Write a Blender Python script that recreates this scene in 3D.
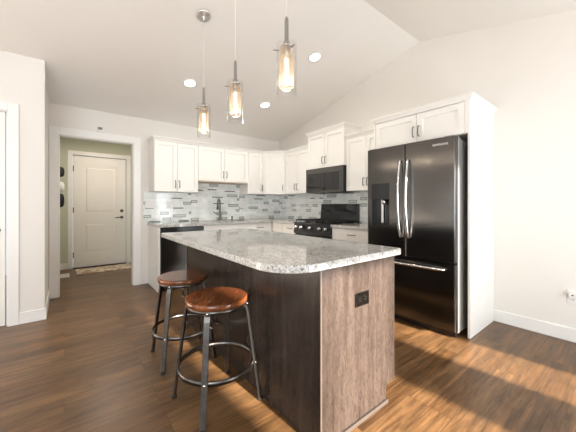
import bpy, bmesh, math, random
from mathutils import Vector, Matrix
random.seed(7)
for o in list(bpy.data.objects): bpy.data.objects.remove(o)
SC = bpy.context.scene
COL = SC.collection
PI = math.pi

# ------------------------------------------------------------------ camera
cd = bpy.data.cameras.new('camera'); cam = bpy.data.objects.new('camera', cd); COL.objects.link(cam)
cam.location = (0, 0, 1.179); cam.rotation_euler = (PI/2, 0, -math.radians(90-51.693))
cd.sensor_fit = 'HORIZONTAL'; cd.sensor_width = 36; cd.lens = 280.482/576*36; cd.shift_y = -(216-204.831)/576
cd.clip_start = .02
SC.camera = cam
# ------------------------------------------------------------------ world, sun, daylight, exposure
w = bpy.data.worlds.new('world'); SC.world = w; w.use_nodes = True
w.node_tree.nodes['Background'].inputs[0].default_value = (.75, .86, 1, 1)
w.node_tree.nodes['Background'].inputs[1].default_value = 1.0
def lamp(name, kind, loc, energy, color=(1, 1, 1), direction=None, **k):
    l = bpy.data.lights.new(name, kind); l.energy = energy; l.color = color
    for a, b in k.items(): setattr(l, a, b)
    o = bpy.data.objects.new(name, l); COL.objects.link(o); o.location = loc
    if direction is not None: o.rotation_euler = Vector(direction).to_track_quat('-Z', 'Y').to_euler()
    return o
ELEV = math.radians(15)
lamp('sun', 'SUN', (1.5, -4, 4), 46.0, (1, .89, .76), (-.07, 1, -math.tan(ELEV)), angle=math.radians(2.5))
lamp('daylight_front_window', 'AREA', (-1.85, -1.16, 1.35), 135, (.90, .965, 1), (0, 1, .38), shape='RECTANGLE', size=2.2, size_y=1.7)
lamp('daylight_patio_door', 'AREA', (1.6, -1.16, 1.1), 48, (.90, .965, 1), (0, 1, .3), shape='RECTANGLE', size=.66, size_y=1.9)
lamp('daylight_side_light', 'AREA', (2.66, -1.16, 1.1), 32, (.90, .965, 1), (0, 1, .3), shape='RECTANGLE', size=.42, size_y=1.9)
lamp('left_fill_light', 'AREA', (-4.35, 1.2, 1.4), 45, (.90, .965, 1), (1, 0, .45), shape='RECTANGLE', size=2.6, size_y=1.7)  # added fill from the left; the far-left wall has no window opening
lamp('hall_light', 'AREA', (.55, 5.6, 2.40), 16, (1, .87, .77), (0, 0, -1), shape='DISK', size=.3)
vs = SC.view_settings
vs.view_transform = 'Standard'; vs.look = 'None'; vs.gamma = 1; vs.use_curve_mapping = False; vs.exposure = -0.16
SC.display_settings.display_device = 'sRGB'
try:
    SC.cycles.max_bounces = 10; SC.cycles.diffuse_bounces = 6; SC.cycles.transparent_max_bounces = 16
    SC.cycles.sample_clamp_indirect = 6; SC.cycles.caustics_reflective = False; SC.cycles.caustics_refractive = False
    SC.cycles.use_denoising = True
except Exception: pass

# ------------------------------------------------------------------ materials
class N:
    def __init__(s, name):
        s.m = bpy.data.materials.new(name); s.m.use_nodes = True; s.t = s.m.node_tree
        s.b = s.t.nodes['Principled BSDF']; s.out = s.t.nodes['Material Output']
    def n(s, typ, **k):
        x = s.t.nodes.new(typ)
        for a, b in k.items():
            if a in x.inputs.keys() if isinstance(a, str) else False: x.inputs[a].default_value = b
            else: setattr(x, a, b)
        return x
    def l(s, a, b): s.t.links.new(a, b)
    def set(s, **k):
        mp = dict(col='Base Color', rough='Roughness', metal='Metallic', spec='Specular IOR Level', coat='Coat Weight', croug='Coat Roughness')
        for a, v in k.items():
            s.b.inputs[mp[a]].default_value = (*v, 1) if a == 'col' else v
        return s
    def coord(s, scale=(1, 1, 1), rot=(0, 0, 0)):
        tc = s.n('ShaderNodeTexCoord'); mp = s.n('ShaderNodeMapping')
        mp.inputs['Scale'].default_value = scale; mp.inputs['Rotation'].default_value = rot
        s.l(tc.outputs['Object'], mp.inputs[0]); return mp.outputs[0]
    def noise(s, vec, scale, detail=4, rough=.55, dist=0):
        x = s.n('ShaderNodeTexNoise'); x.inputs['Scale'].default_value = scale; x.inputs['Detail'].default_value = detail
        x.inputs['Roughness'].default_value = rough; x.inputs['Distortion'].default_value = dist
        s.l(vec, x.inputs['Vector']); return x.outputs['Fac']
    def ramp(s, fac, stops):
        x = s.n('ShaderNodeValToRGB'); e = x.color_ramp.elements
        while len(e) < len(stops): e.new(.5)
        for i, (p, c) in enumerate(stops): e[i].position = p; e[i].color = (*c, 1)
        s.l(fac, x.inputs[0]); return x.outputs[0]
    def mix(s, a, b, fac, mode='MIX'):
        x = s.n('ShaderNodeMix'); x.data_type = 'RGBA'; x.blend_type = mode
        for v, i in ((fac, 0), (a, 6), (b, 7)):
            if isinstance(v, (int, float)): x.inputs[i].default_value = v
            elif isinstance(v, tuple): x.inputs[i].default_value = (*v, 1)
            else: s.l(v, x.inputs[i])
        return x.outputs[2]
    def bump(s, h, strength=.2, dist=.01):
        x = s.n('ShaderNodeBump'); x.inputs['Strength'].default_value = strength; x.inputs['Distance'].default_value = dist
        s.l(h, x.inputs['Height']); s.l(x.outputs[0], s.b.inputs['Normal'])

def plain(name, col, rough=.5, metal=0, var=.03, scale=6, **k):
    """paint, plastic or metal with a faint uneven tone"""
    a = N(name); a.set(col=col, rough=rough, metal=metal, **k)
    f = a.noise(a.coord(), scale)
    c = a.ramp(f, [(.3, tuple(x*(1-var) for x in col)), (.7, tuple(min(1, x*(1+var)) for x in col))])
    a.l(c, a.b.inputs['Base Color']); return a.m
def wallpaint(name, col):
    a = N(name); a.set(col=col, rough=.75, spec=.25)
    v = a.coord(); f = a.noise(v, 1.3)
    a.l(a.ramp(f, [(.3, tuple(x*.985 for x in col)), (.7, tuple(x*1.01 for x in col))]), a.b.inputs['Base Color'])
    a.bump(a.noise(v, 160, 3), .06, .002); return a.m
M = {}
M['wall'] = wallpaint('wall_paint', (.78, .748, .708))
M['ceil'] = wallpaint('ceiling_paint', (.84, .815, .78))
M['green'] = wallpaint('hall_green_paint', (.57, .585, .475))
M['trim'] = plain('trim_white', (.84, .83, .81), .35, var=.01)
M['cab'] = plain('cabinet_white', (.84, .825, .79), .38, var=.012)
M['doorw'] = plain('door_white', (.84, .82, .78), .35, var=.012)
M['nickel'] = plain('brushed_nickel', (.20, .195, .19), .28, 1)
M['chrome'] = plain('chrome', (.78, .78, .78), .08, 1, var=.01)
M['stemmetal'] = plain('satin_stem_metal', (.40, .39, .385), .2, 1)
M['canopy'] = plain('satin_canopy_metal', (.72, .71, .70), .32, .85)
M['steel'] = plain('polished_steel', (.72, .72, .73), .18, 1, var=.02)
M['black'] = plain('black_enamel', (.012, .012, .013), .22)
M['iron'] = plain('cast_iron', (.015, .015, .016), .55)
M['blackglass'] = plain('black_glass', (.008, .008, .009), .05)
M['darkplastic'] = plain('dark_plastic', (.003, .003, .003), .2, spec=.3)
M['white_plastic'] = plain('white_plastic', (.80, .79, .77), .35, var=.01)
M['hole'] = plain('socket_slot', (.02, .018, .016), .6)
M['bronze'] = plain('bronze_plate', (.0026, .002, .0017), .18, 0, spec=.3)
M['greyplastic'] = plain('grey_plastic', (.20, .18, .165), .5)
M['blackcloth'] = plain('black_cloth', (.014, .014, .016), .9)
M['whitecloth'] = plain('white_cloth', (.75, .74, .72), .9)
M['gun'] = plain('gunmetal', (.135, .13, .125), .33, 1, var=.18, scale=30)
M['rubber'] = plain('black_rubber', (.012, .012, .012), .7)
M['grout'] = plain('grout', (.80, .80, .78), .8)
M['display'] = plain('display_glass', (.01, .012, .014), .08)

def blackstainless():
    a = N('black_stainless'); a.set(col=(.115, .110, .106), rough=.2, metal=1)
    f = a.noise(a.coord((1.5, 1.5, 160)), 3, 3)
    a.l(a.ramp(f, [(.3, (.108, .104, .101)), (.7, (.132, .128, .124))]), a.b.inputs['Base Color'])
    tg = a.n('ShaderNodeTangent'); tg.direction_type = 'RADIAL'; tg.axis = 'Z'
    a.l(tg.outputs[0], a.b.inputs['Tangent']); a.b.inputs['Anisotropic'].default_value = .75
    r = a.n('ShaderNodeMapRange'); r.inputs[3].default_value = .17; r.inputs[4].default_value = .24
    a.l(f, r.inputs[0]); a.l(r.outputs[0], a.b.inputs['Roughness']); return a.m
M['bst'] = blackstainless()
def sidegrey():
    return plain('fridge_side_grey', (.40, .385, .37), .35, .6)
M['side'] = sidegrey()

def floor_mat():
    a = N('wood_plank_floor'); a.set(rough=.3, spec=.36)
    tc = a.n('ShaderNodeTexCoord'); mp = a.n('ShaderNodeMapping'); mp.inputs['Location'].default_value = (20.3, 20.05, 0)
    a.l(tc.outputs['Object'], mp.inputs[0]); v = mp.outputs[0]
    def brick(c1, c2, mort):
        b = a.n('ShaderNodeTexBrick'); b.offset = .37; b.offset_frequency = 3; b.squash = 1
        b.inputs['Scale'].default_value = 1; b.inputs['Brick Width'].default_value = 1.22; b.inputs['Row Height'].default_value = .127
        b.inputs['Mortar Size'].default_value = .0016; b.inputs['Mortar Smooth'].default_value = .2; b.inputs['Bias'].default_value = 0
        for nme, c in (('Color1', c1), ('Color2', c2), ('Mortar', mort)): b.inputs[nme].default_value = (*c, 1)
        a.l(v, b.inputs['Vector']); return b
    b = brick((0, 0, 0), (1, 1, 1), (.5, .5, .5))
    tone = a.ramp(b.outputs['Color'], [(0, (.108, .058, .026)), (.45, (.135, .075, .034)), (1, (.165, .095, .046))])
    # grain runs along the plank, shifted per plank
    sep = a.n('ShaderNodeVectorMath', operation='MULTIPLY_ADD')
    a.l(b.outputs['Color'], sep.inputs[0]); sep.inputs[1].default_value = (7, 3, 5)
    a.l(a.coord((1.0, 14, 1)), sep.inputs[2])
    g = a.noise(sep.outputs[0], 2.2, 7, .62, .6)
    c = a.mix(tone, a.ramp(g, [(.28, (.34, .31, .28)), (.5, (.98, .96, .93)), (.72, (1.6, 1.5, 1.36))]), .9, 'MULTIPLY')
    fg = a.noise(a.coord((3, 70, 1)), 2.0, 5, .65, .3)
    c = a.mix(c, a.ramp(fg, [(.32, (.50, .47, .43)), (.52, (1.05, 1.04, 1.02)), (.7, (1.25, 1.22, 1.16))]), .65, 'MULTIPLY')
    sep2 = a.n('ShaderNodeVectorMath', operation='MULTIPLY_ADD')
    a.l(b.outputs['Color'], sep2.inputs[0]); sep2.inputs[1].default_value = (3, 9, 2)
    a.l(a.coord((2.2, 6, 1)), sep2.inputs[2])
    k = a.noise(sep2.outputs[0], 1.4, 4, .6, 1.0)
    c = a.mix(c, a.ramp(k, [(.3, (.62, .58, .55)), (.6, (1.1, 1.07, 1.04))]), .7, 'MULTIPLY')
    c = a.mix(c, (.07, .038, .022), b.outputs['Fac'])
    a.l(c, a.b.inputs['Base Color'])
    r = a.n('ShaderNodeMapRange'); r.inputs[3].default_value = .24; r.inputs[4].default_value = .42
    a.l(g, r.inputs[0]); a.l(r.outputs[0], a.b.inputs['Roughness'])
    h = a.n('ShaderNodeMath', operation='SUBTRACT'); a.l(g, h.inputs[0]); 
    hm = a.n('ShaderNodeMath', operation='MULTIPLY'); a.l(b.outputs['Fac'], hm.inputs[0]); hm.inputs[1].default_value = 2.5
    a.l(hm.outputs[0], h.inputs[1]); a.bump(h.outputs[0], .22, .003)
    return a.m
M['floor'] = floor_mat()

def granite():
    a = N('granite'); a.set(rough=.05, spec=.62)
    v = a.coord()
    f1 = a.noise(v, 11, 6, .7, .4); f2 = a.noise(v, 110, 4, .7); f3 = a.noise(v, 60, 5, .75, .5)
    c = a.ramp(f1, [(.3, (.50, .49, .475)), (.5, (.61, .605, .59)), (.7, (.70, .70, .69))])
    c = a.mix(c, a.ramp(f2, [(.36, (.10, .10, .10)), (.46, (.72, .71, .70)), (.62, (1.1, 1.1, 1.09))]), .85, 'MULTIPLY')
    c = a.mix(c, a.ramp(f3, [(.36, (.33, .31, .295)), (.46, (1, 1, 1))]), .8, 'MULTIPLY')
    a.l(c, a.b.inputs['Base Color']); return a.m
M['granite'] = granite()

def darkwood():
    a = N('dark_stained_wood'); a.set(rough=.24, spec=.25)
    v = a.coord((9, 9, .55)); g = a.noise(v, 2.4, 7, .62, .5)
    g2 = a.noise(a.coord((2.2, 2.2, .35)), 2, 4, .55)
    fine = a.noise(a.coord((70, 70, 14)), 3, 4, .7)
    c = a.ramp(g, [(.25, (.024, .0175, .0145)), (.5, (.036, .0275, .0235)), (.75, (.052, .041, .036))])
    c = a.mix(c, a.ramp(g2, [(.35, (.7, .68, .66)), (.65, (1.25, 1.22, 1.2))]), .8, 'MULTIPLY')
    c = a.mix(c, a.ramp(fine, [(.36, (.55, .52, .5)), (.55, (1.08, 1.08, 1.08))]), .6, 'MULTIPLY')
    mot = a.noise(a.coord((26, 26, 9)), 1.6, 5, .65, .8)
    c = a.mix(c, a.ramp(mot, [(.35, (.70, .68, .67)), (.6, (1.14, 1.13, 1.12))]), .75, 'MULTIPLY')
    a.l(c, a.b.inputs['Base Color']); a.bump(fine, .05, .002); return a.m
M['darkwood'] = darkwood()
M['lightedge'] = plain('pale_wood_edge', (.055, .044, .038), .3, var=.08, scale=20)

M['palewood'] = plain('pale_birch', (.55, .44, .32), .5)
def seatwood():
    a = N('seat_wood'); a.set(rough=.16, spec=.5)
    g = a.noise(a.coord((1.2, 22, 1)), 4, 6, .6, .4)
    sp = a.n('ShaderNodeSeparateXYZ'); a.l(a.coord(), sp.inputs[0])
    ml = a.n('ShaderNodeMath', operation='MULTIPLY'); a.l(sp.outputs[1], ml.inputs[0]); ml.inputs[1].default_value = 16
    fl = a.n('ShaderNodeMath', operation='FLOOR'); a.l(ml.outputs[0], fl.inputs[0])
    wn = a.n('ShaderNodeTexWhiteNoise'); wn.noise_dimensions = '1D'; a.l(fl.outputs[0], wn.inputs['W'])
    c = a.ramp(g, [(.25, (.10, .029, .011)), (.55, (.22, .070, .024)), (.78, (.33, .125, .045))])
    c = a.mix(c, a.ramp(wn.outputs['Value'], [(0, (.62, .60, .58)), (1, (1.2, 1.15, 1.1))]), .8, 'MULTIPLY')
    a.l(c, a.b.inputs['Base Color']); return a.m
M['seat'] = seatwood()

def tile(name, col, rough):
    a = N(name); a.set(col=col, rough=rough, spec=.6)
    f = a.noise(a.coord((1, 1, 1)), 9, 4)
    a.l(a.ramp(f, [(.3, tuple(x*.9 for x in col)), (.7, tuple(min(1, x*1.07) for x in col))]), a.b.inputs['Base Color']); return a.m
M['tA'] = tile('tile_pale', (.82, .84, .82), .12)
M['tB'] = tile('tile_white', (.88, .885, .87), .12)
M['tC'] = tile('tile_grey', (.58, .60, .585), .15)
M['tD'] = tile('tile_dark', (.15, .16, .16), .12)
M['tE'] = tile('tile_sage', (.76, .79, .765), .12)

def matmat():
    a = N('woven_mat'); a.set(rough=.95)
    ck = a.n('ShaderNodeTexVoronoi'); ck.inputs['Scale'].default_value = 11
    a.l(a.coord((1, 1.4, 1)), ck.inputs['Vector'])
    c = a.ramp(ck.outputs['Distance'], [(.32, (.82, .74, .62)), (.6, (.42, .31, .21))])
    a.l(c, a.b.inputs['Base Color']); a.bump(a.noise(a.coord(), 200), .4, .004); return a.m
M['mat'] = matmat()

def emis(name, col, strength):
    a = N(name); a.set(col=col); a.b.inputs['Emission Color'].default_value = (*col, 1); a.b.inputs['Emission Strength'].default_value = strength; return a.m
M['bulb'] = emis('glowing_filament_bulb', (1, .82, .62), 3.4)
M['led'] = emis('recessed_lamp_glow', (1, .95, .88), 10)

def clearglass():
    a = N('clear_glass')
    tr = a.n('ShaderNodeBsdfTransparent'); gl = a.n('ShaderNodeBsdfGlossy'); gl.inputs['Roughness'].default_value = .03
    lw = a.n('ShaderNodeLayerWeight'); lw.inputs['Blend'].default_value = .5
    pw = a.n('ShaderNodeMath', operation='POWER'); a.l(lw.outputs['Facing'], pw.inputs[0]); pw.inputs[1].default_value = 4
    ma = a.n('ShaderNodeMath', operation='MULTIPLY_ADD'); a.l(pw.outputs[0], ma.inputs[0]); ma.inputs[1].default_value = .45; ma.inputs[2].default_value = .03
    mx = a.n('ShaderNodeMixShader'); a.l(ma.outputs[0], mx.inputs[0]); a.l(tr.outputs[0], mx.inputs[1]); a.l(gl.outputs[0], mx.inputs[2])
    tr.inputs[0].default_value = (.985, .985, .98, 1)
    a.l(mx.outputs[0], a.out.inputs['Surface']); return a.m
M['glass'] = clearglass()
def meshshade():
    a = N('amber_mesh'); tr = a.n('ShaderNodeBsdfTransparent'); tr.inputs[0].default_value = (.98, .9, .8, 1)
    tl = a.n('ShaderNodeBsdfTranslucent'); tl.inputs[0].default_value = (.82, .68, .56, 1)
    df = a.n('ShaderNodeBsdfDiffuse'); df.inputs[0].default_value = (.66, .54, .44, 1)
    m1 = a.n('ShaderNodeMixShader'); m1.inputs[0].default_value = .5; a.l(tl.outputs[0], m1.inputs[1]); a.l(df.outputs[0], m1.inputs[2])
    m2 = a.n('ShaderNodeMixShader'); a.l(tr.outputs[0], m2.inputs[1]); a.l(m1.outputs[0], m2.inputs[2])
    f = a.noise(a.coord((1, 1, 1)), 150, 2); r = a.n('ShaderNodeMapRange'); r.inputs[3].default_value = .15; r.inputs[4].default_value = .6
    lw = a.n('ShaderNodeLayerWeight'); lw.inputs['Blend'].default_value = .5
    pw = a.n('ShaderNodeMath', operation='POWER'); a.l(lw.outputs['Facing'], pw.inputs[0]); pw.inputs[1].default_value = 3
    mx = a.n('ShaderNodeMath', operation='MULTIPLY_ADD'); mx.use_clamp = True; a.l(pw.outputs[0], mx.inputs[0]); mx.inputs[1].default_value = .6
    a.l(f, r.inputs[0]); a.l(r.outputs[0], mx.inputs[2]); a.l(mx.outputs[0], m2.inputs[0]); a.l(m2.outputs[0], a.out.inputs['Surface']); return a.m
M['mesh'] = meshshade()

# ------------------------------------------------------------------ mesh helpers
class MB:
    def __init__(s): s.bm = bmesh.new(); s.mi = 0
    def _face(s, vs, smooth=False):
        try:
            f = s.bm.faces.new(vs); f.material_index = s.mi; f.smooth = smooth; return f
        except ValueError: return None
    def box(s, x0, x1, y0, y1, z0, z1):
        v = [s.bm.verts.new((x, y, z)) for z in (z0, z1) for x, y in ((x0, y0), (x1, y0), (x1, y1), (x0, y1))]
        for q in ((3, 2, 1, 0), (4, 5, 6, 7), (0, 1, 5, 4), (1, 2, 6, 5), (2, 3, 7, 6), (3, 0, 4, 7)): s._face([v[i] for i in q])
        return s
    def prism(s, pts, z0, z1, axis='z', smooth=False):
        """pts: ccw polygon; axis z -> (x,y), axis x -> (y,z) extruded along x, axis y -> (x,z)"""
        def P(p, t): return {'z': (p[0], p[1], t), 'x': (t, p[0], p[1]), 'y': (p[0], t, p[1])}[axis]
        a = [s.bm.verts.new(P(p, z0)) for p in pts]; b = [s.bm.verts.new(P(p, z1)) for p in pts]
        n = len(pts)
        s._face(a[::-1]); s._face(b)
        for i in range(n): s._face([a[i], a[(i+1) % n], b[(i+1) % n], b[i]], smooth)
        return s
    def lathe(s, prof, c=(0, 0, 0), n=24, axis='z', cap=True, closed=False):
        """prof: list of (r,h)"""
        def P(r, h, t):
            a, b = r*math.cos(t), r*math.sin(t)
            q = {'z': (a, b, h), 'x': (h, a, b), 'y': (b, h, a)}[axis]
            return (c[0]+q[0], c[1]+q[1], c[2]+q[2])
        R = [[s.bm.verts.new(P(r, h, 2*PI*i/n)) for i in range(n)] for r, h in prof]
        m = len(R)
        for j in range(m if closed else m-1):
            A, B = R[j], R[(j+1) % m]
            for i in range(n): s._face([A[i], A[(i+1) % n], B[(i+1) % n], B[i]], True)
        if cap and not closed:
            s._face(R[0][::-1]); s._face(R[-1])
        return s
    def tube(s, path, r, n=10, cap=True, closed=False, flat=None):
        """round (or flat=(w,t) rectangular) bar swept along path"""
        P = [Vector(p) for p in path]; R = []; up = None; m = len(P)
        for i, p in enumerate(P):
            if closed: t = (P[(i+1) % m]-P[i-1]).normalized()
            else: t = (P[min(i+1, m-1)]-P[max(i-1, 0)]).normalized()
            if up is None:
                up = Vector((0, 0, 1)) if abs(t.z) < .9 else Vector((1, 0, 0))
            u = t.cross(up)
            if u.length < 1e-5: u = t.cross(Vector((0, 1, 0)))
            u.normalize(); v = u.cross(t).normalized(); up = v
            rr = r[i] if isinstance(r, (list, tuple)) else r
            if flat: ring = [u*a*flat[0]/2+v*b*flat[1]/2 for a, b in ((1, 1), (-1, 1), (-1, -1), (1, -1))]
            else: ring = [u*rr*math.cos(2*PI*k/n)+v*rr*math.sin(2*PI*k/n) for k in range(n)]
            R.append([s.bm.verts.new(p+q) for q in ring])
        k = len(R[0])
        for j in range(m if closed else m-1):
            A, B = R[j], R[(j+1) % m]
            for i in range(k): s._face([A[i], A[(i+1) % k], B[(i+1) % k], B[i]], not flat)
        if cap and not closed: s._face(R[0][::-1]); s._face(R[-1])
        return s
    def ball(s, c, r, n=16, sq=(1, 1, 1)):
        g = bmesh.ops.create_uvsphere(s.bm, u_segments=n, v_segments=n//2, radius=r)
        for v in g['verts']: v.co = Vector((v.co.x*sq[0]+c[0], v.co.y*sq[1]+c[1], v.co.z*sq[2]+c[2]))
        for f in {f for v in g['verts'] for f in v.link_faces}: f.smooth = True; f.material_index = s.mi
        return s
    def build(s, name, mat, parent=None, bevel=0, seg=2, loc=None):
        bmesh.ops.recalc_face_normals(s.bm, faces=s.bm.faces)
        me = bpy.data.meshes.new(name); s.bm.to_mesh(me); s.bm.free()
        for m in (mat if isinstance(mat, list) else [mat]): me.materials.append(M[m] if isinstance(m, str) else m)
        o = bpy.data.objects.new(name, me); COL.objects.link(o)
        if parent: o.parent = parent
        if loc: o.location = loc
        if bevel:
            b = o.modifiers.new('bevel', 'BEVEL'); b.width = bevel; b.segments = seg; b.limit_method = 'ANGLE'; b.angle_limit = .7
            b.harden_normals = False
        return o
def box(name, mat, dims, parent=None, bevel=0): return MB().box(*dims).build(name, mat, parent, bevel)
def tag(o, label, cat, group=None, kind=None):
    o['label'] = label; o['category'] = cat
    if group: o['group'] = group
    if kind: o['kind'] = kind
    return o
def struct(o, label=None):
    o['kind'] = 'structure'
    if label: o['label'] = label
    return o
def root(name, label, cat, loc, rz=0, group=None):
    o = bpy.data.objects.new(name, None); COL.objects.link(o); o.location = loc; o.rotation_euler = (0, 0, rz); o.empty_display_size = .1
    return tag(o, label, cat, group)
def copy_tree(o, parent=None):
    c = o.copy(); COL.objects.link(c); c.parent = parent
    for ch in list(o.children): copy_tree(ch, c)
    return c
RW = -PI/2      # frame on the right-hand wall: x runs towards the camera, y into the wall

# ------------------------------------------------------------------ dimensions
XR, YB, YL, XL = 3.424, 4.618, 3.822, -.176
YF, XLL = -1.204, -4.5
ZB, YRID = 2.463, 1.707
zc = lambda y: ZB + .251*((YB-y) if y > YRID else (y-YF))
ZR = zc(YRID+1e-6)

# ------------------------------------------------------------------ shell
struct(box('floor', 'floor', (XLL-.12, XR+.12, YF-.12, 6.62, -.06, 0)))
c = MB()
for (ya, yb) in ((YF-.12, YRID), (YRID, YB+.1)):
    za, zb_ = ZB+.251*min(ya-YF, YB-ya), ZB+.251*min(yb-YF, YB-yb)
    c.prism([(ya, za), (yb, zb_), (yb, zb_+.1), (ya, za+.1)], XLL-.12, XR+.12, 'x')
struct(c.build('ceiling', 'ceil'))
struct(MB().prism([(YF-.12, 0), (YB+.12, 0), (YB+.12, ZB-.03), (YRID, ZR), (YF-.12, ZB-.03)], XR, XR+.12, 'x').build('wall_right', 'wall'))
OX0, OX1, OZ = -.079, .772, 2.075
b = MB(); b.box(XL-.12, OX0, YB, YB+.12, 0, ZB+.03); b.box(OX1, XR+.12, YB, YB+.12, 0, ZB+.03); b.box(OX0, OX1, YB, YB+.12, OZ, ZB+.03)
struct(b.build('wall_back', 'wall'))
DX0, DX1, DZ = -1.262, -.445, 2.09
b = MB(); b.box(DX1, XL, YL, YL+.12, 0, zc(YL)+.02); b.box(XLL, DX0, YL, YL+.12, 0, zc(YL)+.02); b.box(DX0, DX1, YL, YL+.12, DZ, zc(YL)+.02)
b.prism([(YL+.12, 0), (YB, 0), (YB, ZB+.02), (YL+.12, zc(YL+.12)+.02)], XL-.12, XL, 'x')
struct(b.build('wall_left', 'wall'))
# rear wall with two tall openings that let the sun in, and a window
def wall_with_holes(x0, x1, y0, y1, z1, holes):
    b = MB(); x = x0
    for (a, c_, za, zb_) in holes:
        b.box(x, a, y0, y1, 0, z1); b.box(a, c_, y0, y1, 0, za); b.box(a, c_, y0, y1, zb_, z1); x = c_
    b.box(x, x1, y0, y1, 0, z1); return b
struct(wall_with_holes(XLL, XR, YF-.12, YF, ZB, [(-2.95, -.75, .5, 2.2), (1.00, 1.93, .12, 1.45), (2.45, 2.87, .12, 2.12)]).build('wall_front', 'wall'))
b = MB(); b.prism([(YF-.12, 0), (YL+.2, 0), (YL+.2, zc(YL+.2)), (YRID, ZR), (YF-.12, ZB-.03)], XLL-.12, XLL, 'x')
struct(b.build('wall_farleft', 'wall'))
# hall beyond the opening
HX0, HX1, HY = -.125, 1.42, 6.503
D1X0, D1X1 = .100, .945
b = MB(); b.box(HX0-.1, D1X0-.01, HY, HY+.1, 0, 2.46); b.box(D1X1+.01, HX1+.1, HY, HY+.1, 0, 2.46); b.box(D1X0-.01, D1X1+.01, HY, HY+.1, 2.10, 2.46)
struct(b.build('wall_hallend', 'green'))
struct(box('wall_hallleft', 'green', (HX0-.1, HX0, YB+.12, HY, 0, 2.46)))
struct(box('wall_hallright', 'green', (HX1, HX1+.1, YB+.12, HY, 0, 2.46)))
struct(box('ceiling_hall', 'ceil', (HX0-.1, HX1+.1, YB+.1, HY+.1, 2.44, 2.54)))

# casings and baseboards
def casing(name, x0, x1, y, ztop, wdt=.09, t=.018, jamb=None):
    b = MB(); b.box(x0-wdt, x0, y-t, y, 0, ztop+wdt); b.box(x1, x1+wdt, y-t, y, 0, ztop+wdt); b.box(x0, x1, y-t, y, ztop, ztop+wdt)
    if jamb: b.box(x0, x0+.012, y, y+jamb, 0, ztop); b.box(x1-.012, x1, y, y+jamb, 0, ztop); b.box(x0+.012, x1-.012, y, y+jamb, ztop-.012, ztop)
    return struct(b.build(name, 'trim', bevel=.003))
casing('trim_1', OX0, OX1, YB, OZ, .093, jamb=.12)
casing('trim_2', DX0, DX1, YL, DZ, .078, jamb=.035)
casing('trim_3', D1X0-.008, D1X1+.008, HY, 2.10, .075)
def bb(name, *boxes):
    b = MB()
    for q in boxes: b.box(*q)
    return struct(b.build(name, 'trim', bevel=.003))
bb('baseboard_right', (XR-.014, XR, YF, .940, 0, .115))
bb('baseboard_left', (DX1+.078, XL+.014, YL-.014, YL, 0, .115), (XL, XL+.014, YL, YB-.02, 0, .115), (XLL, DX0-.078, YL-.014, YL, 0, .115))
bb('baseboard_hall', (HX0, D1X0-.085, HY-.014, HY, 0, .115), (D1X1+.085, HX1, HY-.014, HY, 0, .115), (HX0, HX0+.014, YB+.12, HY-.014, 0, .115), (HX1-.014, HX1, YB+.12, HY-.014, 0, .115))

# ------------------------------------------------------------------ panel doors of the room
def panel_door(b, x0, x1, y, t, z0, z1, panels, dep=.010):
    """slab with recessed moulded panels facing -y"""
    xs0, xs1 = panels[0][0], panels[0][1]
    b.box(x0, xs0, y, y+t, z0, z1); b.box(xs1, x1, y, y+t, z0, z1); z = z0
    for (a, c_, za, zb_) in panels:
        b.box(a, c_, y, y+t, z, za); z = zb_
        b.box(a, c_, y+dep, y+t, za, zb_)
        # bevelled raised field
        q = .05
        lo = [b.bm.verts.new(p) for p in ((a+q, y+dep, za+q), (c_-q, y+dep, za+q), (c_-q, y+dep, zb_-q), (a+q, y+dep, zb_-q))]
        q2 = q+.02
        hi = [b.bm.verts.new(p) for p in ((a+q2, y+.003, za+q2), (c_-q2, y+.003, za+q2), (c_-q2, y+.003, zb_-q2), (a+q2, y+.003, zb_-q2))]
        for i in range(4): b._face([lo[i], lo[(i+1) % 4], hi[(i+1) % 4], hi[i]])
        b._face(hi)
    b.box(xs0, xs1, y, y+t, z, z1)
def lever(name, mat, x, y, z, d, parent):
    b = MB(); b.lathe([(.028, y), (.028, y-.012), (.012, y-.014), (.010, y-.05)], (x, 0, z), 16, 'y')
    b.tube([(x, y-.048, z), (x+d*.03, y-.052, z), (x+d*.115, y-.046, z-.004)], [.011, .010, .008], 8)
    return b.build(name, mat, parent)
b = MB(); panel_door(b, D1X0, D1X1, HY+.012, .04, .012, 2.092, [(D1X0+.14, D1X1-.14, .25, .86), (D1X0+.14, D1X1-.14, 1.0, 1.93)])
d1 = struct(b.build('door_1', 'doorw', bevel=.002), 'white two-panel entry door at the end of the green hall'); del d1['label']
lever('door_handle', 'gun', D1X1-.07, HY+.012, .93, -1, d1)
MB().lathe([(.030, HY+.012), (.030, HY-.004), (.018, HY-.012)], (D1X1-.07, 0, 1.06), 16, 'y').build('deadbolt', 'gun', d1)
for z in (.25, 1.08, 1.85):
    box('hinge', 'gun', (D1X0-.008, D1X0+.008, HY-.012, HY+.014, z-.05, z+.05), d1)
struct(box('trim_4', 'iron', (D1X0-.008, D1X1+.008, HY-.03, HY+.06, 0, .012)))
b = MB(); panel_door(b, DX0+.014, DX1-.022, YL+.012, .035, .01, DZ-.016, [(DX0+.13, DX1-.13, .25, .86), (DX0+.13, DX1-.13, 1.0, 1.93)])
d2 = struct(b.build('door_2', 'doorw', bevel=.002))
lever('door_handle', 'nickel', DX1-.078, YL+.012, .935, -1, d2)

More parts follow.
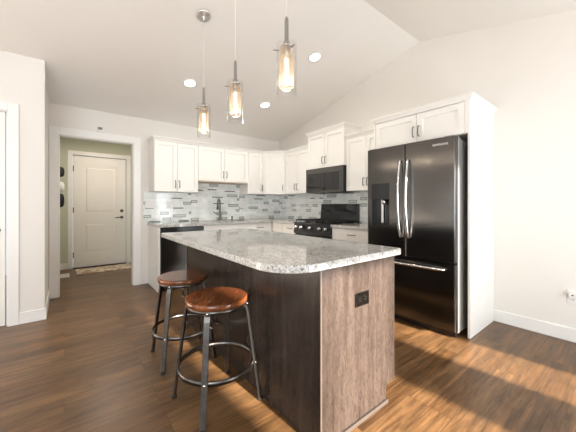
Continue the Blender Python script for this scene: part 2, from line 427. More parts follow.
# ------------------------------------------------------------------ cabinets
def shaker(b, x0, x1, z0, z1, y=0, t=.02, rail=.055, dep=.013):
    """frame-and-panel door; front at y, body behind it"""
    a = lambda x, yy, z: b.bm.verts.new((x, yy, z))
    def ring(q, yy): return [a(x0+q, yy, z0+q), a(x1-q, yy, z0+q), a(x1-q, yy, z1-q), a(x0+q, yy, z1-q)]
    R = [ring(0, y+t), ring(0, y+.002), ring(.002, y), ring(rail, y), ring(rail+.003, y+dep)]
    for A, B in zip(R, R[1:]):
        for i in range(4): b._face([A[i], A[(i+1) % 4], B[(i+1) % 4], B[i]])
    b._face(R[-1]); b._face(R[0][::-1])
def pull(x, y, z, parent, vert=True, L=.11, mat='nickel'):
    b = MB(); h = L/2
    ax = (lambda t, dy: (x, y-dy, z+t)) if vert else (lambda t, dy: (x+t, y-dy, z))
    b.tube([ax(-h, 0), ax(-h, .022), ax(-h+.008, .029), ax(0, .032), ax(h-.008, .029), ax(h, .022), ax(h, 0)], .0055, 8)
    return b.build('handle', mat, parent)
def crown(parent, x0, x1, depth, z, h=.05, out=.028, left=True, right=True, poly=None):
    b = MB()
    if poly is None:
        l, r = (out if left else 0), (out if right else 0)
        lo = [(x0, .0), (x1, .0), (x1, depth), (x0, depth)]
        hi = [(x0-l, -out), (x1+r, -out), (x1+r, depth), (x0-l, depth)]
    else: lo, hi = poly
    def q(f): return [(p[0]+(s_[0]-p[0])*f, p[1]+(s_[1]-p[1])*f) for p, s_ in zip(lo, hi)]
    layers = [(0, z), (.12, z+.003), (.12, z+.010), (.35, z+.022), (.85, z+h-.018), (1, z+h-.015), (1, z+h)]
    V = [[b.bm.verts.new((x, y, zz)) for x, y in q(f)] for f, zz in layers]
    n = len(lo)
    for A, B in zip(V, V[1:]):
        for i in range(n): b._face([A[i], A[(i+1) % n], B[(i+1) % n], B[i]])
    b._face(V[0][::-1]); b._face(V[-1])
    return b.build('crown_moulding', 'cab', parent)
def upper(label, loc, rz, wd, z0, z1, depth, doors, hands, group='white upper kitchen cabinets', crown_h=.055, cl=True, cr=True):
    """doors: list of (x0,x1); hands: side of the pull per door"""
    t = root('upper_cabinet', label, 'cabinet', loc, rz, group)
    box('cabinet_body', 'cab', (.0006, wd-.0006, .021, depth-.002, z0, z1), t, .002)
    for (a, c_), s_ in zip(doors, hands):
        b = MB(); shaker(b, a+.0025, c_-.0025, z0+.002, z1-.004)
        d = b.build('door', 'cab', t)
        pull((c_-.030) if s_ > 0 else (a+.030), 0, z0+.115, d, L=.10)
    if crown_h: crown(t, .0006, wd-.0006, depth-.002, z1, crown_h, left=cl, right=cr)
    return t
YU = YB-.325
ZT = 2.105
upper('white double-door wall cabinet left of the sink, end of the back-wall row', (.975, YU, 0), 0, .635, 1.372, ZT, .325, [(0, .317), (.317, .635)], (1, -1), cr=False)
t = upper('short white double-door wall cabinet over the sink with a pale wood underside', (1.61, YU, 0), 0, .89, 1.56, ZT, .325, [(0, .445), (.445, .89)], (1, -1), cl=False, cr=False)
box('under_panel', 'palewood', (.002, .888, .004, .32, 1.545, 1.56), t)
upper('narrow white single-door wall cabinet right of the sink', (2.50, YU, 0), 0, .314, 1.372, ZT, .325, [(0, .314)], (1,), cl=False, cr=False)
# diagonal corner unit
t = root('upper_cabinet', 'white wall cabinet set diagonally in the room corner', 'cabinet', (2.814, YU, 0), -PI/4, 'white upper kitchen cabinets')
L = .285*math.sqrt(2)
inv = Matrix.Rotation(PI/4, 2)
def dl(x, y):
    v = inv @ Vector((x-2.814, y-YU)); return (v.x, v.y)
e = .016
b = MB(); b.prism([dl(2.815, YU+.027), dl(XR-.325+.027, YU-.284), dl(XR-.002, YU-.284), dl(XR-.002, YB-.002), dl(2.815, YB-.002)], 1.372, ZT)
b.build('cabinet_body', 'cab', t)
b = MB(); shaker(b, .008, L-.008, 1.374, ZT-.004); d = b.build('door', 'cab', t); pull(L-.04, 0, 1.487, d, L=.10)
lo = [dl(2.815, YU+.0015), dl(XR-.325+.0015, YU-.284), dl(XR-.002, YU-.284), dl(XR-.002, YB-.002), dl(2.815, YB-.002)]
hi = [dl(2.815, YU-.028), dl(XR-.325-.028, YU-.284), dl(XR-.002, YU-.284), dl(XR-.002, YB-.002), dl(2.815, YB-.002)]
crown(t, 0, 0, 0, ZT, .055, poly=(lo, hi))
XU = XR-.325
yl = YU-.285
upper('white double-door wall cabinet between the corner unit and the microwave', (XU, yl, 0), RW, yl-3.362, 1.372, ZT, .325, [(0, (yl-3.362)/2), ((yl-3.362)/2, yl-3.362)], (1, -1), cl=False, cr=False)
upper('raised white double-door wall cabinet right above the microwave', (3.057, 3.361, 0), RW, .761, 1.742, 2.272, XR-3.057, [(0, .38), (.38, .761)], (1, -1), crown_h=.06)
upper('white double-door wall cabinet between microwave and refrigerator', (XU, 2.599, 0), RW, .630, 1.372, ZT, .325, [(0, .334), (.334, .630)], (1, -1), cl=False, cr=False)
# refrigerator surround
FX, FY = 2.784, 1.929
t = root('refrigerator_cabinet', 'tall white cabinet surround with two short doors above the black refrigerator', 'cabinet', (FX, FY, 0), RW)
wd = FY-.941
dp = XR-FX-.002
box('side_panel', 'cab', (wd-.020, wd, 0, dp, 0, ZT), t, .0015)
box('side_panel', 'cab', (0, .020, 0, dp, 0, ZT), t, .0015)
box('cabinet_body', 'cab', (.0205, wd-.0205, .021, dp, 1.815, ZT), t)
for a, c_, s_ in ((.022, wd/2+.012, 1), (wd/2+.012, wd-.042, -1)):
    b = MB(); shaker(b, a+.0025, c_-.0025, 1.818, ZT-.006); d = b.build('door', 'cab', t)
    pull((c_-.028) if s_ > 0 else a+.028, 0, 1.92, d, L=.10)
box('face_strip', 'cab', (wd-.041, wd-.0205, 0, .02, 1.815, ZT), t)
crown(t, 0, wd, dp, ZT, .055)

# base cabinets
def base(label, loc, rz, wd, depth, fronts, group='white base cabinets', hollow=False):
    t = root('base_cabinet', label, 'cabinet', loc, rz, group)
    b = MB(); q, wd_, depth = .0006, wd-.0006, depth-.002
    if hollow:
        b.box(q, q+.018, .021, depth, .10, .875); b.box(wd_-.018, wd_, .021, depth, .10, .875); b.box(q+.018, wd_-.018, .021, depth, .10, .118)
        b.box(q+.018, wd_-.018, depth-.012, depth, .118, .875); b.box(q+.018, wd_-.018, .021, .040, .118, .875)
    else: b.box(q, wd_, .021, depth, .10, .875)
    b.box(q, wd_, .075, depth, 0, .10); b.build('cabinet_body', 'cab', t)
    for kind, a, c_, z0, z1, hx, hz_, vert in fronts:
        b = MB()
        if kind == 'drawer': b.box(a+.0015, c_-.0015, 0, .02, z0, z1)
        else: shaker(b, a+.0025, c_-.0025, z0, z1)
        d = b.build(kind, 'cab', t, .001 if kind == 'drawer' else 0)
        if hx is not None: pull(hx, 0, hz_, d, vert, .11)
    return t
YC, XC = 4.0, 2.806
Dp = YB-YC
t = tag(box('cabinet_end_panel', 'cab', (.962, .982, YC-.005, YB-.002, 0, .875), None, .002), 'white end panel closing the counter run beside the dishwasher', 'panel')
# dishwasher
t = root('dishwasher', 'black built-in dishwasher under the counter left of the sink', 'dishwasher', (.984, YC, 0))
box('tub', 'darkplastic', (0, .598, .03, .58, .10, .872), t)
box('door', 'bst', (.003, .595, -.012, .029, .11, .80), t, .004)
box('control_strip', 'black', (.003, .595, -.014, .029, .805, .868), t, .003)
MB().tube([(.05, -.014, .77), (.05, -.05, .77), (.55, -.05, .77), (.55, -.014, .77)], .010, 8).build('handle', 'bst', t)
box('kick_plate', 'black', (.003, .595, .05, .07, 0, .10), t)
base('white sink base cabinet with two doors under the faucet', (1.584, YC, 0), 0, .916, Dp, [('drawer', 0, .916, .72, .868, None, 0, 0), ('door', 0, .458, .105, .715, .42, .62, True), ('door', .458, .916, .105, .715, .50, .62, True)], hollow=True)
base('narrow white base cabinet on the back wall next to the inside corner', (2.502, YC, 0), 0, .30, Dp, [('drawer', 0, .296, .72, .868, .06, .80, False), ('door', 0, .296, .105, .715, .05, .62, True)])
base('white corner base cabinet at the start of the range wall', (XC, YC-.002, 0), RW, .296, XR-XC, [('drawer', .004, .296, .72, .868, None, 0, 0), ('door', .004, .296, .105, .715, .26, .62, True)])
base('white drawer base directly left of the gas range', (XC, 3.700, 0), RW, .336, XR-XC, [('drawer', 0, .336, .72, .868, .20, .80, False), ('door', 0, .336, .105, .715, .29, .62, True)])
base('white drawer base between the gas range and the refrigerator', (XC, 2.594, 0), RW, .664, XR-XC, [('drawer', 0, .664, .72, .868, .332, .80, False), ('door', 0, .332, .105, .715, .29, .62, True), ('door', .332, .664, .105, .715, .37, .62, True)])
# counters
SX0, SX1, SY0, SY1 = 1.70, 2.38, 4.09, 4.44
b = MB(); F = YC-.03
b.box(.955, SX0, F, YB-.001, .876, .915); b.box(SX1, XR-.001, F, YB-.001, .876, .915); b.box(SX0, SX1, F, SY0, .876, .915); b.box(SX0, SX1, SY1, YB-.001, .876, .915)
b.box(XC-.03, XR-.001, 3.363, F, .876, .915)
tag(b.build('countertop', 'granite'), 'L-shaped speckled granite countertop running round the corner with the sink', 'countertop')
tag(box('countertop', 'granite', (XC-.03, XR-.001, 1.93, 2.596, .876, .915), None, .003), 'short granite countertop between the range and the refrigerator', 'countertop')
t = root('kitchen_sink', 'steel undermount sink set in the back counter under the window-less wall', 'sink', (2.04, 4.265, .875)); t['label'] = 'steel undermount sink let into the back counter in front of the faucet'
b = MB(); hx, hy = .335, .17
b.box(-hx-.012, -hx, -hy-.012, hy+.012, -.2, .0); b.box(hx, hx+.012, -hy-.012, hy+.012, -.2, .0); b.box(-hx, hx, -hy-.012, -hy, -.2, .0); b.box(-hx, hx, hy, hy+.012, -.2, .0); b.box(-hx, hx, -hy, hy, -.212, -.2)
b.build('basin', 'steel', t)
MB().lathe([(.05, -.2), (.05, -.195), (.03, -.194)], (0, 0, 0), 20).build('drain', 'chrome', t)
# faucet
t = root('faucet', 'tall brushed gooseneck pull-down faucet behind the sink', 'faucet', (2.075, 4.515, .915), -2.25)
MB().lathe([(.030, 0), (.030, .008), (.024, .014), (.024, .12), (.020, .14)], n=20).build('base', 'nickel', t)
pth = [(0, 0, .13)] + [(.075-.075*math.cos(a), 0, .275+.085*math.sin(a)) for a in [i*PI/10 for i in range(0, 10)]] + [(.150, 0, .268)]
MB().tube(pth, .0135, 12).build('spout', 'nickel', t)
MB().tube([(.150, 0, .270), (.153, 0, .235), (.158, 0, .185)], [.015, .018, .021], 12).build('spray_head', 'gun', t)
MB().tube([(0, -.02, .085), (0, -.045, .095), (.02, -.11, .15)], [.010, .009, .007], 8).build('lever', 'nickel', t)
# soap dispenser
t = root('soap_dispenser', 'small deck-mounted soap dispenser right of the faucet', 'soap dispenser', (2.30, 4.51, .915), -1.9)
MB().lathe([(.022, 0), (.022, .006), (.013, .012), (.013, .045), (.016, .05), (.016, .062), (.004, .066)], n=16).build('pump_body', 'nickel', t)
MB().tube([(0, 0, .058), (.04, 0, .064), (.085, 0, .052)], .007, 8).build('spout', 'nickel', t)

# ------------------------------------------------------------------ backsplash
def backsplash(name, label, loc, rz, spans):
    """mosaic of long glass tiles with darker accent strips; spans: (x0,x1,z0,z1)"""
    b = MB(); rnd = random.Random(11 if rz == 0 else 23)
    for (x0, x1, z0, z1) in spans:
        b.mi = 0; b.box(x0, x1, .004, .008, z0, z1)
        z = z0; last = []
        while z < z1-.006:
            hrow = min(rnd.choice((.046, .046, .046, .018)), z1-z)
            x = x0-rnd.uniform(0, .15); now = []; prev = False
            while x < x1:
                Lw = rnd.choice((.12, .16, .20, .20, .28))
                a, c_ = max(x, x0)+.001, min(x+Lw, x1)-.001
                x += Lw
                if c_-a < .01: continue
                u = rnd.random(); za, zb_ = z+.001, z+hrow-.001
                clear = not prev and not any(p < c_ and q > a for p, q in last)
                if clear and Lw < .25 and hrow > .03 and u < .36:
                    b.mi = 4; b.box(a, c_, .0, .005, za, zb_)
                    b.mi = 3; b.box(a+.007, c_-.007, -.0006, .003, za+.008, zb_-.008); prev = True; now.append((a, c_))
                elif clear and hrow < .03 and u < .35:
                    b.mi = 4; b.box(a, c_, .0, .005, za, zb_); prev = True; now.append((a, c_))
                else:
                    b.mi = rnd.choice((1, 1, 2, 2, 5)); b.box(a, c_, .0, .005, za, zb_); prev = False
            z += hrow; last = now
    o = b.build(name, ['grout', 'tA', 'tB', 'tC', 'tD', 'tE']); o.location = loc; o.rotation_euler = (0, 0, rz)
    return tag(o, label, 'backsplash')
backsplash('tile_backsplash', 'pale glass mosaic backsplash with dark strips behind the sink', (0, YB-.0085, 0), 0, [(.90, 1.61, .916, 1.3705), (1.61, 2.50, .916, 1.543), (2.50, XR-.010, .916, 1.3705)])
backsplash('tile_backsplash', 'pale glass mosaic backsplash with dark strips behind the range', (XR-.0085, YB, 0), RW, [(.0005, YB-3.362, .916, 1.3705), (YB-3.36, YB-2.60, .916, 1.40), (YB-2.598, YB-1.93, .916, 1.3705)])

# ------------------------------------------------------------------ outlets and switches
def plate(label, loc, rz, wd, ht, kind, mat='white_plastic', n=1, name='wall_outlet', cat='outlet', group=None):
    t = root(name, label, cat, loc, rz, group)
    box('cover_plate', mat, (-wd/2, wd/2, -.006, 0, -ht/2, ht/2), t, .003)
    for k in range(n):
        cx = (k-(n-1)/2)*.046
        if kind == 'switch': box('rocker', 'white_plastic', (cx-.016, cx+.016, -.010, -.005, -.033, .033), t, .002)
        else:
            m = 'white_plastic' if mat == 'white_plastic' else 'darkplastic'
            for s_ in (-1, 1):
                if kind == 'outlet_h': r = box('receptacle', m, (s_*.022-.016, s_*.022+.016, -.009, -.005, -.017, .017), t, .003)
                else: r = box('receptacle', m, (cx-.017, cx+.017, -.009, -.005, s_*.022-.016, s_*.022+.016), t, .003)
                ox, oz = (s_*.022, 0) if kind == 'outlet_h' else (cx, s_*.022)
                hm = 'hole' if m == 'white_plastic' else 'nickel'
                bb_ = MB()
                if kind == 'outlet_h':
                    for dz in (-.006, .006): bb_.box(ox-.001, ox+.007, -.0096, -.0085, oz+dz-.0014, oz+dz+.0014)
                    bb_.box(ox-.010, ox-.006, -.0096, -.0085, -.0025, .0025)
                else:
                    for dx in (-.006, .006): bb_.box(ox+dx-.0014, ox+dx+.0014, -.0096, -.0085, oz-.001, oz+.007)
                    bb_.box(ox-.0025, ox+.0025, -.0096, -.0085, oz-.010, oz-.006)
                bb_.build('slot', hm, r)
    return t
TY = YB-.0092
plate('wide white two-gang switch plate at the left end of the backsplash', (.985, TY, 1.187), 0, .125, .118, 'switch', n=2, name='light_switch', cat='switch')
plate('white outlet on the backsplash between the switch plate and the faucet', (1.262, TY, 1.180), 0, .072, .116, 'outlet', group='white wall outlets')
plate('white double outlet on the backsplash right of the faucet', (2.575, TY, 1.175), 0, .118, .118, 'outlet', n=2, group='white wall outlets')
plate('white outlet on the range-wall backsplash close to the room corner', (XR-.0092, 4.46, 1.176), RW, .072, .116, 'outlet', group='white wall outlets')
plate('white outlet on the backsplash just left of the range', (XR-.0092, 3.695, 1.158), RW, .072, .116, 'outlet', group='white wall outlets')
plate('white outlet low on the bare right wall above the baseboard', (XR, .372, .385), RW, .080, .125, 'outlet', group='white wall outlets')
t = root('plug_adapter', 'small white plug-in adapter sticking out of the low right-wall outlet', 'adapter', (XR-.0098, .372, .407), RW)
box('housing', 'white_plastic', (-.026, .026, -.034, 0, -.022, .022), t, .005)
MB().lathe([(.006, -.0335), (.006, -.036), (.003, -.0365)], (0, 0, 0), 12, 'y').build('button', 'hole', t)
t = root('door_chime', 'small grey sensor box on the wall above the hall opening', 'sensor', (.362, YB, 2.212))
box('housing', 'white_plastic', (-.036, .036, -.022, 0, -.036, .036), t, .004)
box('dark_window', 'greyplastic', (-.026, .026, -.026, -.021, -.006, .028), t, .002)

# ------------------------------------------------------------------ range
t = root('gas_range', 'black freestanding gas range with five steel knobs', 'stove', (2.760, 3.358, 0), RW)
W = .756; DP = XR-2.760-.012
box('body', 'black', (0, W, .03, DP, .04, .905), t, .003)
box('oven_door', 'blackglass', (.004, W-.004, -.010, .029, .17, .735), t, .006)
box('storage_drawer', 'bst', (.004, W-.004, -.006, .029, .045, .165), t, .004)
pn = MB().prism([(.0, .745), (.03, .745), (.03, .915), (.022, .915)], .0, W, 'x').build('control_panel', 'black', t, .003)
for k, fx in enumerate((.075, .185, .378, .571, .681)):
    kb = MB(); kb.lathe([(.026, .012), (.026, -.004), (.021, -.010), (.019, -.032), (.015, -.035)], (fx, 0, .845), 20, 'y').build('knob', 'steel', t)
MB().tube([(.05, -.008, .715), (.05, -.045, .715), (.06, -.052, .715), (W-.06, -.052, .715), (W-.05, -.045, .715), (W-.05, -.008, .715)], .011, 10).build('handle', 'steel', t)
box('cooktop', 'black', (0, W, .0, DP-.07, .905, .918), t, .004)
for (x, y) in ((.15, .16), (.15, .42), (.378, .29), (.606, .16), (.606, .42)):
    MB().lathe([(.045, .918), (.045, .928), (.034, .930), (.032, .938), (.01, .940)], (x, y, 0), 18).build('burner', 'iron', t)
for (a, c_) in ((.02, .255), (.262, .494), (.501, .736)):
    g = MB(); y0, y1 = .03, DP-.09
    for x in (a+.006, (a+c_)/2, c_-.006): g.box(x-.006, x+.006, y0, y1, .940, .955)
    for y in (y0, y0+(y1-y0)*.25, (y0+y1)/2, y0+(y1-y0)*.75, y1-.012): g.box(a, c_, y, y+.012, .942, .953)
    for x in (a+.006, c_-.006):
        for y in (y0+.006, y1-.006): g.box(x-.006, x+.006, y-.006, y+.006, .918, .945)
    g.build('grate', 'iron', t)
bg = MB().prism([(DP-.075, .905), (DP, .905), (DP, 1.195), (DP-.045, 1.195), (DP-.062, 1.0)], 0, W, 'x').build('backguard', 'black', t, .004)
MB().prism([(DP-.0640, 1.03), (DP-.060, 1.03), (DP-.046, 1.18), (DP-.051, 1.18)], .23, .50, 'x').build('display', 'display', bg)
MB().prism([(DP-.0632, 1.035), (DP-.060, 1.035), (DP-.046, 1.185), (DP-.0502, 1.185)], .02, W-.02, 'x').build('control_glass', 'blackglass', bg)
for x in (.05, W-.05):
    for y in (.08, DP-.06): MB().lathe([(.018, 0), (.018, .042)], (x, y, 0), 12).build('foot', 'rubber', t)

# ------------------------------------------------------------------ microwave
t = root('microwave_oven', 'black over-the-range microwave hung under the raised cabinet', 'microwave', (3.020, 3.358, 0), RW)
W = .756; DP = XR-3.020-.0095
box('body', 'darkplastic', (0, W, .032, DP, 1.365, 1.741), t, .003)
d = box('door', 'bst', (.001, W-.001, 0, .031, 1.368, 1.738), t, .003)
box('window_glass', 'blackglass', (.03, W*.475, -.002, .002, 1.44, 1.66), d, .002)
box('control_glass', 'blackglass', (W*.49, W-.06, -.002, .002, 1.40, 1.66), d, .002)
box('handle_recess', 'hole', (.03, W*.475, -.0025, .002, 1.415, 1.43), d)
b = MB()
for k in range(8): b.box(.06+k*.08, .12+k*.08, .10, .30, 1.360, 1.366)
b.build('vent_grille', 'iron', t)

# ------------------------------------------------------------------ refrigerator
t = root('refrigerator', 'black stainless french-door refrigerator with ice dispenser and bottom freezer', 'refrigerator', (2.622, 1.906, 0), RW)
W = .905; xs = .448
def bow(x): return .0 + .010*(2*x/W-1)**2
def slab(b, x0, x1, z0, z1, n=10, back=.062, rl=.010, rr=.010):
    f = []
    for i in range(n+1):
        x = x0+(x1-x0)*i/n
        y = bow(x)
        f.append((x, y))
    p = [(x0, f[0][1]+rl), (x0+rl*.3, f[0][1]+rl*.3)] + [(x0+rl, bow(x0+rl))] + f[1:-1] + [(x1-rr, bow(x1-rr)), (x1-rr*.3, f[-1][1]+rr*.3), (x1, f[-1][1]+rr)] + [(x1, back), (x0, back)]
    b.prism(p, z0, z1, smooth=False)
box('cabinet_body', 'side', (.004, W-.004, .075, .79, .05, 1.765), t, .004)
# left door with the dispenser opening
ca, cb, za, zb_, zm = .060, .278, .955, 1.405, 1.235
b = MB(); slab(b, .002, xs-.003, .675, za); slab(b, .002, xs-.003, zb_, 1.780); slab(b, .002, ca, za, zb_, 4, rr=.001); slab(b, cb, xs-.003, za, zb_, 4, rl=.001)
ld = b.build('door', 'bst', t)
dsp = MB(); dsp.box(ca, cb, .058, .066, za, zb_); dsp.box(ca, cb, .012, .058, za, za+.012); dp_ = dsp.build('dispenser_recess', 'black', ld)
box('dispenser_panel', 'blackglass', (ca, cb, .003, .058, zm, zb_), ld, .002)
box('dispenser_screen', 'display', (ca+.03, cb-.03, .0012, .004, zm+.03, zb_-.05), ld)
box('paddle', 'steel', (ca+.10, ca+.125, .035, .045, za+.03, zm), ld, .002)
MB().lathe([(.020, 0), (.024, -.05)], ((ca+cb)/2+.03, .032, zm-.0), 14).build('chute', 'steel', ld)
b = MB(); slab(b, xs+.003, W-.002, .675, 1.780); rd = b.build('door', 'bst', t)
b = MB(); slab(b, .002, W-.002, .075, .655, 14); fz = b.build('freezer_drawer', 'bst', t)
def fh(x, parent):
    b = MB(); z0, z1 = .86, 1.615; P = []
    for i in range(13):
        q = i/12; P.append((x, bow(x)-.018-.045*math.sin(PI*q)**.75, z0+(z1-z0)*q))
    P = [(x, bow(x)+.003, z0+.004)] + P + [(x, bow(x)+.003, z1-.004)]
    b.tube(P, .0115, 10); return b.build('handle', 'steel', parent)
fh(xs-.040, ld); fh(xs+.042, rd)
b = MB(); P = [(.09, bow(.09)+.003, .605)]+[(.09+(W-.18)*i/14, bow(.09+(W-.18)*i/14)-.02-.035*math.sin(PI*i/14)**.5, .605) for i in range(15)]+[(W-.09, bow(W-.09)+.003, .605)]
b.tube(P, .0125, 10).build('handle', 'steel', fz)
box('kick_grille', 'black', (.02, W-.02, .06, .076, .012, .072), t)
for x in (.06, W-.06):
    for y in (.10, .72): MB().lathe([(.022, 0), (.022, .052)], (x, y, 0), 12).build('foot', 'rubber', t)
for x in (.02, W-.10): box('hinge_cover', 'side', (x, x+.08, .02, .17, 1.765, 1.792), t, .005)
box('door_gasket', 'rubber', (.006, W-.006, .0625, .0745, .08, 1.775), t)
# lettering on the right door
fc = bpy.data.curves.new('lettering', 'FONT'); fc.body = 'SAMSUNG'; fc.size = .026; fc.extrude = .0006; fc.align_x = 'CENTER'; fc.space_character = 1.15
fo = bpy.data.objects.new('lettering', fc); COL.objects.link(fo)
bpy.context.view_layer.update()
me = bpy.data.meshes.new_from_object(fo.evaluated_get(bpy.context.evaluated_depsgraph_get())); bpy.data.objects.remove(fo)
me.materials.clear(); me.materials.append(M['trim'])
fo = bpy.data.objects.new('lettering', me); COL.objects.link(fo); fo.parent = rd
lx = .78; fo.location = (lx, bow(lx)-.0006, 1.712); fo.rotation_euler = (PI/2, 0, math.atan(.020*2*(2*lx/W-1)/W))

# ------------------------------------------------------------------ island
t = root('kitchen_island', 'dark-stained wooden kitchen island carrying the granite slab', 'island', (1.265, 1.9, 0))
IX0, IX1, IY0, IY1 = .950-1.265, 1.581-1.265, .953-1.9, 2.84-1.9
b = MB(); b.box(IX0+.02, IX1-.02, IY0+.02, IY1-.02, .0, .878)
b = MB(); b.box(IX0+.02, IX1-.022, IY0+.02, IY1-.02, .105, .876); b.box(IX0+.02, IX1-.085, IY0+.02, IY1-.02, 0, .105)
b.build('cabinet_body', 'darkwood', t)
b = MB(); b.prism([(IX0, 0), (IX1-.08, 0), (IX1-.08, .088), (IX1-.065, .105), (IX1, .105), (IX1, .878), (IX0, .878)], IY0, IY0+.019, 'y').build('end_panel', 'darkwood', t, .001)
b = MB(); b.prism([(IX0, 0), (IX1-.08, 0), (IX1-.08, .105), (IX1, .105), (IX1, .878), (IX0, .878)], IY1-.019, IY1, 'y').build('end_panel', 'darkwood', t, .001)
box('back_panel', 'darkwood', (IX0, IX0+.019, IY0+.0195, IY1-.0195, 0, .878), t)
for k in range(3):
    L_ = (IY1-IY0-.04)/3; y0 = IY0+.02+k*L_
    for z0, z1, nm in ((.115, .70, 'door'), (.708, .868, 'drawer')):
        d = box(nm, 'darkwood', (IX1-.021, IX1-.001, y0+.002, y0+L_-.002, z0, z1), t, .002)
        hb = MB(); zz = z1-.06 if nm == 'door' else (z0+z1)/2
        hb.tube([(IX1-.001, y0+L_/2-.05, zz), (IX1+.025, y0+L_/2-.05, zz), (IX1+.025, y0+L_/2+.05, zz), (IX1-.001, y0+L_/2+.05, zz)], .005, 8).build('handle', 'nickel', d)
tr = [box('corner_trim', 'lightedge', (IX0-.003, IX0+.007, IY0-.004, IY0-.0002, 0, .878), t),
      box('corner_trim', 'lightedge', (IX0-.004, IX0-.0002, IY1-.014, IY1, 0, .878), t),
      box('corner_trim', 'lightedge', (IX1-.003, IX1+.002, IY0-.003, IY0+.019, .106, .878), t)]
box('shoe_moulding', 'lightedge', (IX0+.010, IX1-.075, IY0-.013, IY0-.0003, 0, .022), t, .003)
b = MB()
CX0, CX1, CY0, CY1 = .690, 1.605, .905, 2.80
def rrect(x0, x1, y0, y1, rs, n=12):
    P = []
    for (cx, cy, r, a0) in ((x0+rs[0], y0+rs[0], rs[0], PI), (x1-rs[1], y0+rs[1], rs[1], 1.5*PI), (x1-rs[2], y1-rs[2], rs[2], 0), (x0+rs[3], y1-rs[3], rs[3], .5*PI)):
        for i in range(n+1): P.append((cx+r*math.cos(a0+i/n*PI/2), cy+r*math.sin(a0+i/n*PI/2)))
    return P
b.prism(rrect(CX0, CX1, CY0, CY1, (.20, .03, .02, .03)), .879, .915)
tag(b.build('island_countertop', 'granite', None, .004), 'large speckled granite slab with a rounded corner on the island', 'countertop')
plate('dark bronze double outlet set sideways in the island end panel', (1.266, .953, .667), 0, .118, .074, 'outlet_h', mat='bronze')

# ------------------------------------------------------------------ stools
def make_stool(label, loc, rz):
    t = root('bar_stool', label, 'stool', loc, rz, 'round wooden bar stools')
    R = .183
    MB().lathe([(R-.006, .592), (R, .597), (R, .621), (R-.005, .626)], n=56).build('seat', 'seat', t)
    b = MB(); b.lathe([(.150, .570), (.172, .570), (.172, .5915), (.150, .5915)], n=40, closed=True)
    for k in range(2):
        a = k*PI/2; dx, dy = .16*math.cos(a), .16*math.sin(a)
        b.tube([(-dx, -dy, .583), (dx, dy, .583)], 0, flat=(.03, .008))
    b.build('seat_frame', 'gun', t)
    for k in range(4):
        a = k*PI/2; ca, sa = math.cos(a), math.sin(a)
        def P(r, z): return (r*ca, r*sa, z)
        lb = MB(); lb.tube([P(.110, .578), P(.168, .578), P(.182, .565), P(.190, .54), P(.262, .012)], 0, flat=(.032, .011))
        leg = lb.build('leg', 'gun', t)
        MB().lathe([(.016, 0), (.016, .010), (.010, .016)], P(.263, 0), 12).build('foot_glide', 'rubber', leg)
        MB().ball(P(.236, .225), .008, 10).build('bolt', 'steel', leg); MB().ball(P(.184, .582), .007, 10).build('bolt', 'steel', leg)
    b = MB(); b.lathe([(.217, .212), (.225, .212), (.225, .238), (.217, .238)], n=48, closed=True).build('footrest_ring', 'gun', t)
    b = MB(); b.lathe([(.009, .46), (.009, .579)], n=12); b.lathe([(.014, .545), (.014, .578)], n=12); b.lathe([(.012, .455), (.012, .465)], n=12); b.build('threaded_rod', 'gun', t)
    return t
s1 = make_stool('round wooden bar stool nearer the camera, in front of the dark island', (.720, 1.611, 0), math.radians(50))
s2 = copy_tree(s1); s2.location = (.722, 2.250, 0); s2.rotation_euler.z = math.radians(42)
s2['label'] = 'round wooden bar stool farther from the camera, near the dishwasher end of the island'

# ------------------------------------------------------------------ pendants
def make_pendant(label, x, y):
    z = zc(y); t = root('pendant_light', label, 'pendant light', (x, y, z), 0, 'clear glass pendant lights over the island')
    zb0 = 1.815-z
    sl = -.251 if y > YRID else .251
    cb_ = MB(); cb_.lathe([(.064, .003), (.064, -.012), (.060, -.016), (.014, -.019), (.008, -.030), (.006, -.05)], n=28)
    for v in cb_.bm.verts: v.co.z += v.co.y*sl
    cb_.build('canopy', 'canopy', t)
    MB().tube([(0, 0, -.03), (0, 0, zb0+.47)], .0018, 6).build('cord', 'white_plastic', t)
    MB().lathe([(.004, zb0+.475), (.010, zb0+.465), (.012, zb0+.45), (.012, zb0+.33), (.019, zb0+.325), (.019, zb0+.235), (.006, zb0+.232)], n=16).build('stem', 'stemmetal', t)
    MB().lathe([(.0035, zb0+.232), (.012, zb0+.225), (.012, zb0+.085), (.006, zb0+.07)], n=14).build('bulb', 'bulb', t)
    a = MB(); a.lathe([(.0420, zb0+.055), (.0420, zb0+.29)], n=28, cap=False); a.build('inner_shade', 'mesh', t)
    r = MB()
    for zz in (.055, .29): r.lathe([(.0405, zb0+zz-.003), (.0430, zb0+zz-.003), (.0430, zb0+zz+.003), (.0405, zb0+zz+.003)], n=28, closed=True)
    r.build('shade_ring', 'chrome', t)
    g = MB(); g.lathe([(.0600, zb0), (.0600, zb0+.31), (.0575, zb0+.31), (.0575, zb0)], n=32, closed=True).build('glass_cylinder', 'glass', t)
    p = MB()
    for k in range(3):
        q = .35+k*2*PI/3+2.2; p.tube([(.018*math.cos(q), .018*math.sin(q), zb0+.275), (.078*math.cos(q), .078*math.sin(q), zb0+.275)], .003, 8)
    p.build('support_pin', 'gun', t)
    l = lamp('pendant_glow', 'POINT', (x, y, 1.815+.02), 3.0, (1, .82, .62), shadow_soft_size=.02)
    return t
make_pendant('clear glass pendant light with round chrome canopy, farthest over the island', 1.02, 2.577)
make_pendant('middle of the three clear glass pendant lights over the island', 1.02, 1.945)
make_pendant('nearest and largest-looking clear glass pendant light over the island', 1.02, 1.305)

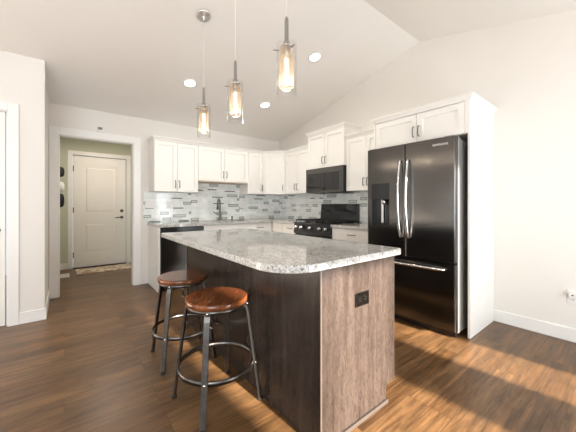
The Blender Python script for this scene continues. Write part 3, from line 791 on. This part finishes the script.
# recessed lights
for (x, y, lab) in ((1.232, 3.568, 'recessed ceiling light behind the leftmost pendant'), (2.396, 2.498, 'recessed ceiling light right of the nearest pendant, above the range'), (2.399, 3.609, 'recessed ceiling light nearest the corner cabinet')):
    z = zc(y); t = root('recessed_light', lab, 'ceiling light', (x, y, z), 0, 'recessed ceiling lights'); t.rotation_euler = (-math.atan(.251), 0, 0)
    MB().lathe([(.062, -.001), (.090, -.001), (.090, -.006), (.066, -.008)], n=32, closed=True).build('trim_ring', 'trim', t)
    MB().lathe([(.002, -.001), (.0655, -.001), (.0655, -.004), (.002, -.004)], n=28).build('lens', 'led', t)
    lamp('recessed_glow', 'SPOT', (x, y, z-.03), 30, (1, .93, .82), (0, 0, -1), spot_size=math.radians(150), spot_blend=.8, shadow_soft_size=.06)

# ------------------------------------------------------------------ hall things
t = root('doormat', 'patterned tan doormat in front of the hall door', 'doormat', (.56, 6.12, 0), .04)
b = MB(); b.box(-.41, .41, -.22, .22, 0, .012); b.build('woven_field', 'mat', t, .003)
b = MB(); b.box(-.425, -.41, -.235, .235, 0, .013); b.box(.41, .425, -.235, .235, 0, .013); b.box(-.41, .41, -.235, -.22, 0, .013); b.box(-.41, .41, .22, .235, 0, .013); b.build('border', 'mat', t)
t = root('floor_vent', 'white floor register by the hall door frame', 'vent', (-.02, 5.95, 0))
b = MB(); b.box(-.06, .06, -.15, -.135, 0, .006); b.box(-.06, .06, .135, .15, 0, .006); b.box(-.06, -.045, -.135, .135, 0, .006); b.box(.045, .06, -.135, .135, 0, .006); b.build('frame', 'white_plastic', t)
b = MB()
for k in range(14): b.box(-.045, .045, -.133+k*.0195, -.124+k*.0195, 0, .005)
b.build('louvre', 'white_plastic', t)
def hat(label, y, z, mat, r):
    t = root('hat', label, 'hat', (HX0, y, z), 0, 'hats hanging in the hall')
    b = MB(); b.lathe([(r*.74, .012), (r*.72, .05), (r*.62, .085), (r*.3, .098), (.003, .100)], (0, 0, 0), 20, 'x'); b.build('crown', mat, t)
    b = MB(); b.lathe([(r*.7, .012), (r*.8, .006), (r, .014), (r, .018), (r*.8, .011), (r*.7, .017)], (0, 0, 0), 24, 'x', closed=True); b.build('brim', mat, t)
    b = MB(); b.lathe([(r*.745, .018), (r*.755, .018), (r*.755, .03), (r*.745, .03)], (0, 0, 0), 20, 'x', closed=True); b.build('hat_band', 'blackcloth' if mat != 'blackcloth' else 'greyplastic', t)
    h = root('wall_hook', 'dark wall hook holding the '+label.split(',')[0], 'hook', (HX0, y, z+.02))
    return t, h
for lab, y, z, mat, r in (('topmost black hat hanging on the hall wall', 6.1, 1.735, 'blackcloth', .12), ('white hat hanging between two black hats in the hall', 5.95, 1.475, 'whitecloth', .125), ('lowest black hat hanging on the hall wall', 5.75, 1.25, 'blackcloth', .155)):
    t, h = hat(lab, y, z, mat, r)
    bpy.data.objects.remove(h)
